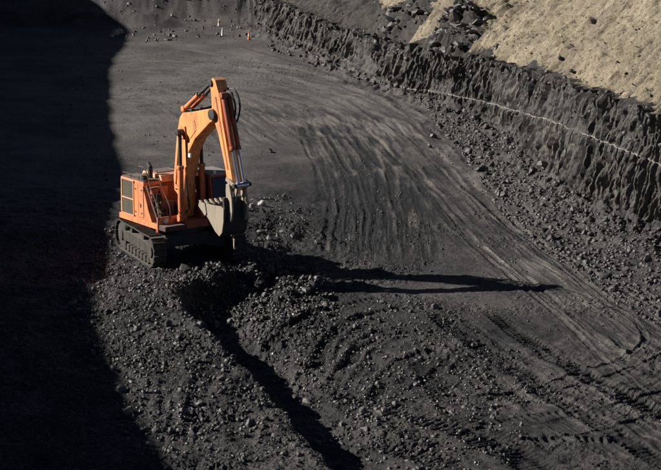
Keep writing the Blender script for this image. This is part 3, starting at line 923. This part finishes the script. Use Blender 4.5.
for sx in (-1, 1):
    for sy in (-1, 1):
        uc.bar((sx * .9, sy * .9, 1.15), (sx * 1.75, sy * 2.45, 1.0), .75, .7, .05)
uc.build('undercarriage_frame', M['dark'], ex, UT)
sr = MB(); sr.cyl((0, 0, 1.6), (0, 0, 2.02), 1.55, seg=40, bev=.03); sr.build('slew_ring', M['dark'], ex)
sp_ = MB(); sp_.box(3.55, 3.7, 2.2, 2.28, .85, 1.5, .01); sp_.build('lit_track_edge', M['steel'], ex, UT)  # pale strip added to stand for a sunlit sliver of track edge

# ---- upper structure (x forward, y to the operator's left, z up)
ZB = 2.25
dk = MB()
dk.prism([(-3.5, ZB - .22), (2.0, ZB - .22), (2.0, ZB + .1), (-3.5, ZB + .1)], -2.22, 2.2, .04)
deck = dk.build('deck', M['deck'], ex)
sk = MB()
sk.box(-3.55, 1.12, -2.30, -2.225, ZB - .2, ZB + .14, .015)
sk.box(1.121, 1.20, -2.30, -.72, ZB - .24, ZB + .55, .02)
sk.build('deck_skirt', M['orange'], ex, label='orange edge rail along the deck')
# engine housing, machine right side
eh = MB()
eh.prism([(-3.45, ZB + .1), (.35, ZB + .1), (-.05, ZB + .75), (-.55, 4.15), (-.62, 4.72), (-3.45, 4.72)], -2.2, -.95, .05)
eh.build('engine_housing', M['orange'], ex)
dp_ = MB(); dp_.box(-.62, -1.72, -2.235, -2.2, ZB + .25, 4.5, .012); dp_.build('access_door', M['orange'], ex)
hh = MB(); hh.box(-.95, -.88, -2.27, -2.235, 3.1, 3.35, .01); hh.build('door_handle', M['dark'], ex)
gf = MB()
for z0, z1 in ((ZB + .22, 3.42), (3.50, 4.60)):
    g_ = MB(); g_.box(-3.2, -1.82, -2.225, -2.2, z0, z1, .005)
    go = g_.build('grille', M['mesh'], ex, label='dark radiator grille panel')
    for kk_ in range(9):
        zz = z0 + .08 + kk_ * (z1 - z0 - .16) / 8
        s_ = MB(); s_.box(-3.16, -1.86, -2.262, -2.226, zz - .028, zz + .028, .006); s_.build('slat', M['mesh'], go)
gf.box(-3.3, -3.2, -2.28, -2.2, ZB + .16, 4.68, .01); gf.box(-1.82, -1.74, -2.28, -2.2, ZB + .16, 4.68, .01)
gf.box(-3.2, -1.82, -2.28, -2.2, 3.42, 3.50, .01); gf.box(-3.2, -1.82, -2.28, -2.2, ZB + .16, ZB + .22, .01); gf.box(-3.2, -1.82, -2.28, -2.2, 4.60, 4.68, .01)
gf.build('grille_frame', M['roof'], ex)
rt = MB(); rt.box(-3.4, -.68, -2.14, -1.0, 4.722, 4.79, .02)
rt.build('housing_roof', M['deck'], ex, label='dark walkway plate on the engine housing')
# centre and left housing
cl = MB(); cl.box(-3.45, -1.0, -.93, 2.15, ZB + .1, 4.62, .06); cl.build('rear_housing', M['orange'], ex)
hd = MB(); hd.prism([(-3.1, 4.62), (-.5, 4.62), (-.7, 5.02), (-2.9, 5.02)], -.9, 1.0, .06); hd.build('engine_hood', M['roof'], ex, label='engine hood on top, coloured paler for the sunlight on it')
cw = MB(); cw.prism([(-4.15, ZB), (-3.56, ZB - .1), (-3.56, 4.35), (-4.05, 4.2)], -1.9, 2.15, .15); cw.build('counterweight', M['red'], ex)
exh = MB(); exh.cyl((-1.45, -1.2, 4.75), (-1.45, -1.2, 5.45), .16, seg=16); exh.cyl((-1.45, -1.2, 5.44), (-1.7, -1.2, 5.68), .15, seg=16); exh.build('exhaust_stack', M['dark'], ex)
ac = MB(); ac.cyl((-1.0, -1.85, 4.78), (-1.0, -1.85, 5.12), .24, seg=20, bev=.02); ac.cyl((-1.0, -1.85, 5.12), (-1.0, -1.85, 5.22), .31, .1, seg=20); ac.build('air_cleaner', M['dark'], ex)
# front right: fuel tank box, steps and rails
tk = MB(); tk.box(-.35, .62, -1.72, -.72, ZB + .1, 3.62, .05); tk.build('fuel_tank', M['deck'], ex, label='dark reddish tank box behind the steps')
tk2 = MB(); tk2.box(-.9, -.1, -1.9, -.72, 3.63, 4.45, .05); tk2.build('oil_tank', M['red'], ex, label='dusty red oil tank box')
for i in range(6):
    xx = 1.0 - i * .24; zz = ZB + .32 + i * .36
    st = MB(); st.box(xx - .15, xx + .13, -2.1, -1.4, zz - .03, zz + .03, .008); st.build('step', M['dark'], ex)
sg = MB()
for yy_ in (-2.14, -1.36):
    sg.bar((1.12, yy_, ZB + .1), (-.36, yy_, ZB + 2.32), .06, .16, .01)
sg.build('stair_stringer', M['deck'], ex)
hr = MB()
hr.tube([(1.15, -2.16, ZB + .15), (1.15, -2.16, ZB + 1.05), (.4, -2.16, ZB + 2.0), (-.4, -2.16, ZB + 3.3), (-1.2, -2.16, ZB + 3.42)], .035)
hr.build('handrail', M['deck'], ex)
hr = MB()
hr.tube([(1.15, -1.36, ZB + .15), (1.15, -1.36, ZB + 1.05), (.4, -1.36, ZB + 2.0), (-.4, -1.36, ZB + 3.2)], .035)
hr.build('handrail', M['deck'], ex)
hr = MB()
for xx in (-3.3, -2.3, -1.3):
    hr.cyl((xx, -2.1, 4.78), (xx, -2.1, 5.0), .025, seg=8)
hr.cyl((-3.3, -2.1, 5.0), (-1.3, -2.1, 5.0), .025, seg=8)
hr.build('handrail', M['deck'], ex)
hl = MB(); hl.cyl((1.2, -1.72, ZB + .3), (1.29, -1.72, ZB + .3), .17, seg=20, bev=.02); hl.build('headlight', M['lamp'], ex, label='pale round headlight on the front skirt')
th_ = MB(); th_.ring((1.1, -2.24, ZB - .28), (.3, 1, 0), .12, .2, .045); th_.build('tow_ring', M['orange'], ex)
for xx, z0, z1 in ((-1.75, ZB + .2, 4.6), (-1.22, ZB + .3, 4.45)):
    q_ = MB(); q_.box(xx - .012, xx + .012, -2.243, -2.236 if xx > -1.7 else -2.203, z0, z1, .002); q_.build('panel_seam', M['dark'], ex)
for xx in (-1.55, -.8):
    for zz in (2.75, 4.2):
        q_ = MB(); q_.box(xx - .07, xx + .07, -2.262, -2.236, zz - .04, zz + .04, .008); q_.build('hinge', M['dark'], ex)
mr = MB(); mr.tube([(1.15, -2.15, ZB + .9), (1.45, -2.35, ZB + 1.5), (1.45, -2.35, ZB + 1.7)], .025); mr.box(1.42, 1.47, -2.47, -2.22, ZB + 1.68, ZB + 2.12, .015); mr.build('mirror', M['dark'], ex)
q_ = MB(); q_.box(-2.7, -1.5, -.6, .7, 5.021, 5.07, .01); q_.build('hood_hatch', M['deck'], ex)
q_ = MB(); q_.box(.36, .62, -1.6, -.9, ZB + .5, 3.3, .02); q_.build('tank_panel', M['dark'], ex)
# boom foot brackets
for sy in (-1, 1):
    bk = MB(); bk.prism([(-.5, ZB + .1), (1.9, ZB + .1), (1.7, ZB + .7), (.9, 3.55), (.3, 3.6)], sy * .57 - .07, sy * .57 + .07, .03)
    bk.build('boom_bracket', M['red'], ex)
ct = MB(); ct.box(1.2, 2.02, -.72, .9, ZB - .2, ZB + .32, .05); ct.build('front_frame', M['red'], ex)
# cab on the operator's left
cb = MB()
cb.prism([(.35, ZB + .1), (2.3, ZB + .1), (2.42, 3.5), (2.1, 5.28), (.35, 5.28)], .95, 2.25, .06)
cab = cb.build('cab', M['red'], ex)
gl = MB(); gl.prism([(2.335, 2.75), (2.40, 2.75), (2.47, 3.5), (2.18, 5.1), (2.09, 5.1), (2.38, 3.5)], 1.05, 2.15, .01); gl.build('front_window', M['glass'], cab)
gl = MB(); gl.box(.6, 1.95, .915, .95, 3.5, 5.0, .01); gl.build('side_window', M['glass'], cab)
gl = MB(); gl.box(.6, 1.5, 2.25, 2.28, 3.4, 5.0, .01); gl.build('side_window', M['glass'], cab)
rf = MB(); rf.box(.2, 2.5, .82, 2.36, 5.282, 5.42, .05); rf.build('cab_roof', M['grey'], cab, label='pale grey flat cab roof')
wl = MB(); wl.cyl((2.4, 1.1, 5.5), (2.5, 1.1, 5.5), .1, seg=14); wl.cyl((2.45, 1.1, 5.42), (2.45, 1.1, 5.5), .03, seg=8); wl.build('work_light', M['lamp'], cab)
wl = MB(); wl.cyl((2.4, 2.0, 5.5), (2.5, 2.0, 5.5), .1, seg=14); wl.cyl((2.45, 2.0, 5.42), (2.45, 2.0, 5.5), .03, seg=8); wl.build('work_light', M['lamp'], cab)
cw2 = MB(); cw2.box(-.9, 2.3, 2.3, 2.75, ZB - .1, ZB - .02, .01)
for xx in (-.8, .7, 2.2): cw2.cyl((xx, 2.7, ZB - .02), (xx, 2.7, ZB + 1.0), .025, seg=8)
cw2.cyl((-.8, 2.7, ZB + 1.0), (2.2, 2.7, ZB + 1.0), .025, seg=8); cw2.build('catwalk', M['dark'], ex)

# ---- boom
BW = .44
bm_poly = [(.3, 2.6), (1.0, 2.55), (1.2, 3.4), (1.42, 5.02), (1.95, 6.85), (2.7, 7.75), (4.4, 8.95), (5.0, 9.25), (5.05, 9.7), (4.75, 9.9),
           (3.4, 9.6), (2.02, 9.3), (1.3, 9.2), (.95, 8.85), (.62, 7.9), (.1, 5.0)]
b1 = MB(); b1.prism(bm_poly, -BW, BW, .05)
boom = b1.build('boom', M['sunlit_boom'], ex, label='cranked orange boom raised nearly upright')
for sy in (-1, 1):
    p_ = MB(); p_.cyl((.72, sy * (BW + .1), 3.1), (.72, sy * (BW + .24), 3.1), .3, seg=24, bev=.03); p_.build('pin_boss', M['dark'], boom)
    p_ = MB(); p_.cyl((4.78, sy * (BW - .04), 9.52), (4.78, sy * (BW + .14), 9.52), .34, seg=24, bev=.03); p_.build('pin_boss', M['dark'], boom)
    s_ = MB(); s_.bar((.42, sy * (BW + .012), 4.6), (.85, sy * (BW + .012), 7.3), .12, .022, .004); s_.build('side_rib', M['orange'], boom)
    bl_ = MB(); bl_.prism([(1.0, 7.6), (1.8, 7.6), (1.65, 8.4), (1.15, 8.4)], sy * (BW + .045) - .045, sy * (BW + .045) + .045, .02); bl_.build('cylinder_bracket', M['orange'], boom)
hp = MB()
for k_ in range(4):
    yy_ = -.21 + .14 * k_
    hp.tube([(-.02, yy_, 3.3), (.05, yy_, 5.1), (.52, yy_, 7.9), (.85, yy_, 8.98), (1.25, yy_, 9.33), (2.0, yy_, 9.44), (3.4, yy_, 9.76), (4.45, yy_, 10.05)], .05)
hp.build('hydraulic_hose', M['rubber'], boom)

def ram(name, p0, p1, r, frac, parent, rodmat, barrelmat=None, seg=18, label=None):
    p0, p1 = Vector(p0), Vector(p1); d = p1 - p0
    c_ = MB(); c_.cyl(p0, p0 + d * frac, r, seg=seg, bev=.02); c_.cyl(p0 + d * (frac - .03), p0 + d * (frac + .01), r * 1.2, seg=seg, bev=.02)
    side = Vector((0, 1, 0))
    c_.cyl(p0 - side * r * 1.3, p0 + side * r * 1.3, r * 1.15, seg=seg, bev=.02)
    o = c_.build(name, barrelmat or M['orange'], parent, label=label)
    q = MB(); q.cyl(p0 + d * frac * .9, p1, r * .62, seg=seg); q.cyl(p1 - side * r * 1.3, p1 + side * r * 1.3, r * 1.1, seg=seg, bev=.02)
    q.build('rod', rodmat, o)
    return o
for sy in (-1, 1):
    ram('boom_cylinder', (1.6, sy * .82, 2.7), (1.43, sy * .74, 8.02), .19, .6, ex, M['dark'])
for sy in (-1, 1):
    hb = MB(); hb.tube([(1.3, sy * .3, 2.9), (1.75, sy * .34, 3.5), (1.55, sy * .36, 4.3), (1.5, sy * .36, 5.2)], .06)
    hb.build('hydraulic_hose', M['rubber'], boom)
    pl = MB(); pl.prism([(2.2, 7.7), (2.9, 8.35), (2.7, 8.9), (1.9, 8.6)], sy * (BW + .014) - .013, sy * (BW + .014) + .013, .006); pl.build('wear_plate', M['sunlit_boom'], boom)
bl2 = MB(); bl2.box(2.1, 2.35, -BW - .14, -BW - .01, 6.55, 6.8, .03); bl2.build('boom_lamp', M['lamp'], boom)
for k_, (x0, x1) in enumerate(((2.3, 2.36), (3.3, 3.36))):
    cp = MB(); cp.bar((x0, -BW, 9.42 + (x0 - 2) * .22), (x0, BW, 9.42 + (x0 - 2) * .22), .12, .16, .01); cp.build('hose_clamp', M['dark'], boom)
# ---- stick
SW = .37
st_poly = [(4.4, 11.4), (4.66, 11.72), (5.0, 11.6), (5.5, 10.6), (5.78, 9.2), (6.2, 7.8), (6.8, 5.75), (6.85, 5.3), (6.6, 5.05), (6.3, 5.3),
           (5.95, 6.6), (5.3, 8.3), (4.85, 9.1), (4.6, 9.7), (4.5, 10.7)]
s1 = MB(); s1.prism(st_poly, -SW, SW, .04)
stick = s1.build('stick', M['sunlit_boom'], ex, label='long orange stick hanging from the boom tip')
for sy in (-1, 1):
    p_ = MB(); p_.cyl((4.52, sy * .3, 11.4), (4.52, sy * (SW + .1), 11.4), .2, seg=20, bev=.02); p_.build('pin_boss', M['dark'], stick)
    p_ = MB(); p_.cyl((6.58, sy * .3, 5.35), (6.58, sy * (SW + .16), 5.35), .22, seg=20, bev=.02); p_.build('pin_boss', M['dark'], stick)
hp = MB(); hp.tube([(5.35, .3, 11.1), (6.0, .42, 11.0), (6.35, .5, 10.2), (6.2, .42, 9.3), (5.85, .3, 8.95)], .06)
hp.tube([(5.35, .1, 11.0), (5.9, .2, 10.8), (6.2, .28, 10.1), (6.1, .2, 9.2), (5.82, .1, 8.85)], .06)
hp.build('hydraulic_hose', M['rubber'], stick)
rib = MB(); rib.box(-.06, .06, -SW - .02, -SW, -2.2, 2.2, .004, Matrix.Translation((5.68, 0, 8.5)) @ Matrix.Rotation(math.radians(-17), 4, 'Y')); rib.build('side_rib', M['red'], stick)
for sy in (-1, 1):
    ram('stick_cylinder', (1.25, sy * .22, 9.42), (4.38, sy * .22, 11.4), .16, .52, ex, M['dark'])
for sy in (-1, 1):
    ram('bucket_cylinder', (5.62, sy * .2, 10.75), (7.25, sy * .2, 5.55), .16, .6, ex, M['chrome'], M['red'])
# ---- linkage
for sy in (-1, 1):
    L1 = MB(); L1.bar((6.35, sy * .52, 5.85), (7.25, sy * .52, 5.55), .1, .24, .02); L1.build('rocker_link', M['steel'], ex)
    L2 = MB(); L2.bar((7.25, sy * .3, 5.55), (6.88, sy * .3, 4.55), .12, .22, .02); L2.build('bucket_link', M['steel'], ex)
L3 = MB(); L3.cyl((7.25, -.62, 5.55), (7.25, .62, 5.55), .13, seg=16); L3.build('link_pin', M['dark'], ex)

# ---- bucket : opening faces up and back to the machine, heel hangs low
outer = [(6.55, 4.75), (6.62, 4.1), (6.58, 3.3), (6.4, 2.6), (6.1, 2.34), (5.65, 2.55), (4.9, 3.2), (4.0, 3.85)]
inner_ = [(4.06, 3.97), (4.96, 3.34), (5.73, 2.71), (6.09, 2.53), (6.25, 2.7), (6.41, 3.32), (6.44, 4.1), (6.38, 4.75)]
HB = .84
bs = MB()
n_o = len(outer)
for i in range(n_o - 1):
    q = [outer[i], outer[i + 1], inner_[n_o - 2 - i], inner_[n_o - 1 - i]]
    bs.prism(q, -HB, HB, 0)
bucket = bs.build('bucket', M['shaded_steel'], ex, label='worn steel digging bucket curled in toward the machine')
for sy in (-1, 1):
    sp2 = MB(); sp2.prism(outer[1:] + [(4.0, 4.05), (6.3, 4.2)], sy * (HB + .035) - .034, sy * (HB + .035) + .034, .012)
    sp2.build('side_plate', M['steel'], bucket, label='pale worn steel side plate of the bucket')
    sc_ = MB(); sc_.prism([(3.85, 3.85), (4.6, 3.35), (4.75, 3.5), (4.6, 4.12), (3.95, 4.1)], sy * (HB + .1) - .03, sy * (HB + .1) + .03, .012); sc_.build('side_cutter', M['steel'], bucket)
    er = MB(); er.prism([(6.4, 5.55), (6.75, 5.6), (7.0, 4.7), (7.05, 4.0), (6.9, 3.35), (6.62, 3.2), (6.64, 4.0), (6.4, 4.75), (6.35, 5.1)], sy * .52 - .06, sy * .52 + .06, .02)
    er.build('hinge_ear', M['steel'], bucket)
for i in range(5):
    yy_ = -HB + .12 + i * (2 * HB - .24) / 4
    tt_ = MB(); tt_.prism([(4.15, 3.68), (4.2, 3.92), (3.8, 4.12), (3.62, 4.14), (3.72, 4.0)], yy_ - .075, yy_ + .075, .02); tt_.build('tooth', M['steel'], bucket)
lp = MB(); lp.bar((4.04, -HB, 3.88), (4.04, HB, 3.88), .14, .1, .02); lp.build('cutting_lip', M['steel'], bucket)
# smooth shading by angle on rounded machine parts
for o in [ob for ob in bpy.data.objects if ob.type == 'MESH' and ob.name.split('.')[0] in ('rod', 'boom_cylinder', 'stick_cylinder', 'bucket_cylinder', 'hydraulic_hose', 'handrail', 'idler', 'sprocket', 'roller', 'exhaust_stack', 'air_cleaner', 'tow_ring', 'headlight', 'slew_ring', 'pin_boss')]:
    o.data.shade_smooth()
    try: o.data.set_sharp_from_angle(angle=math.radians(40))
    except Exception: pass

# ------------------------------------------------------------------ markers at the far end of the haul road
def cone(px, py, h, body, collar, label):
    p = gp(px, py); z = float(height([p[0]], [p[1]])[0])
    # foot it where the sight line meets the real ground
    for _ in range(6):
        p = gp(px, py, z); z = float(height([p[0]], [p[1]])[0])
    e = bpy.data.objects.new('marker_cone', None); col.objects.link(e); e.location = (p[0], p[1], z)
    m_ = MB(); m_.box(-.24 * h, .24 * h, -.24 * h, .24 * h, -.05, .06, .015); m_.build('base', M['dark'], e)
    m_ = MB(); m_.cyl((0, 0, .06), (0, 0, h), .17 * h, .05 * h, 20); m_.build('cone_body', body, e)
    m_ = MB(); m_.cyl((0, 0, .45 * h), (0, 0, .68 * h), .13 * h, .098 * h, 20); m_.build('reflective_collar', collar, e)
    return tag(e, label, 'cone', 'marker cones at the far end of the road')
cone(219, 26, .95, M['white'], M['cone'], 'pale marker cone standing highest on the end slope')
cone(222.5, 36, 1.0, M['white'], M['white'], 'whitish marker cone at the foot of the end slope')
cone(249, 40, 1.1, M['cone'], M['white'], 'bright orange marker cone by the end of the coal wall')
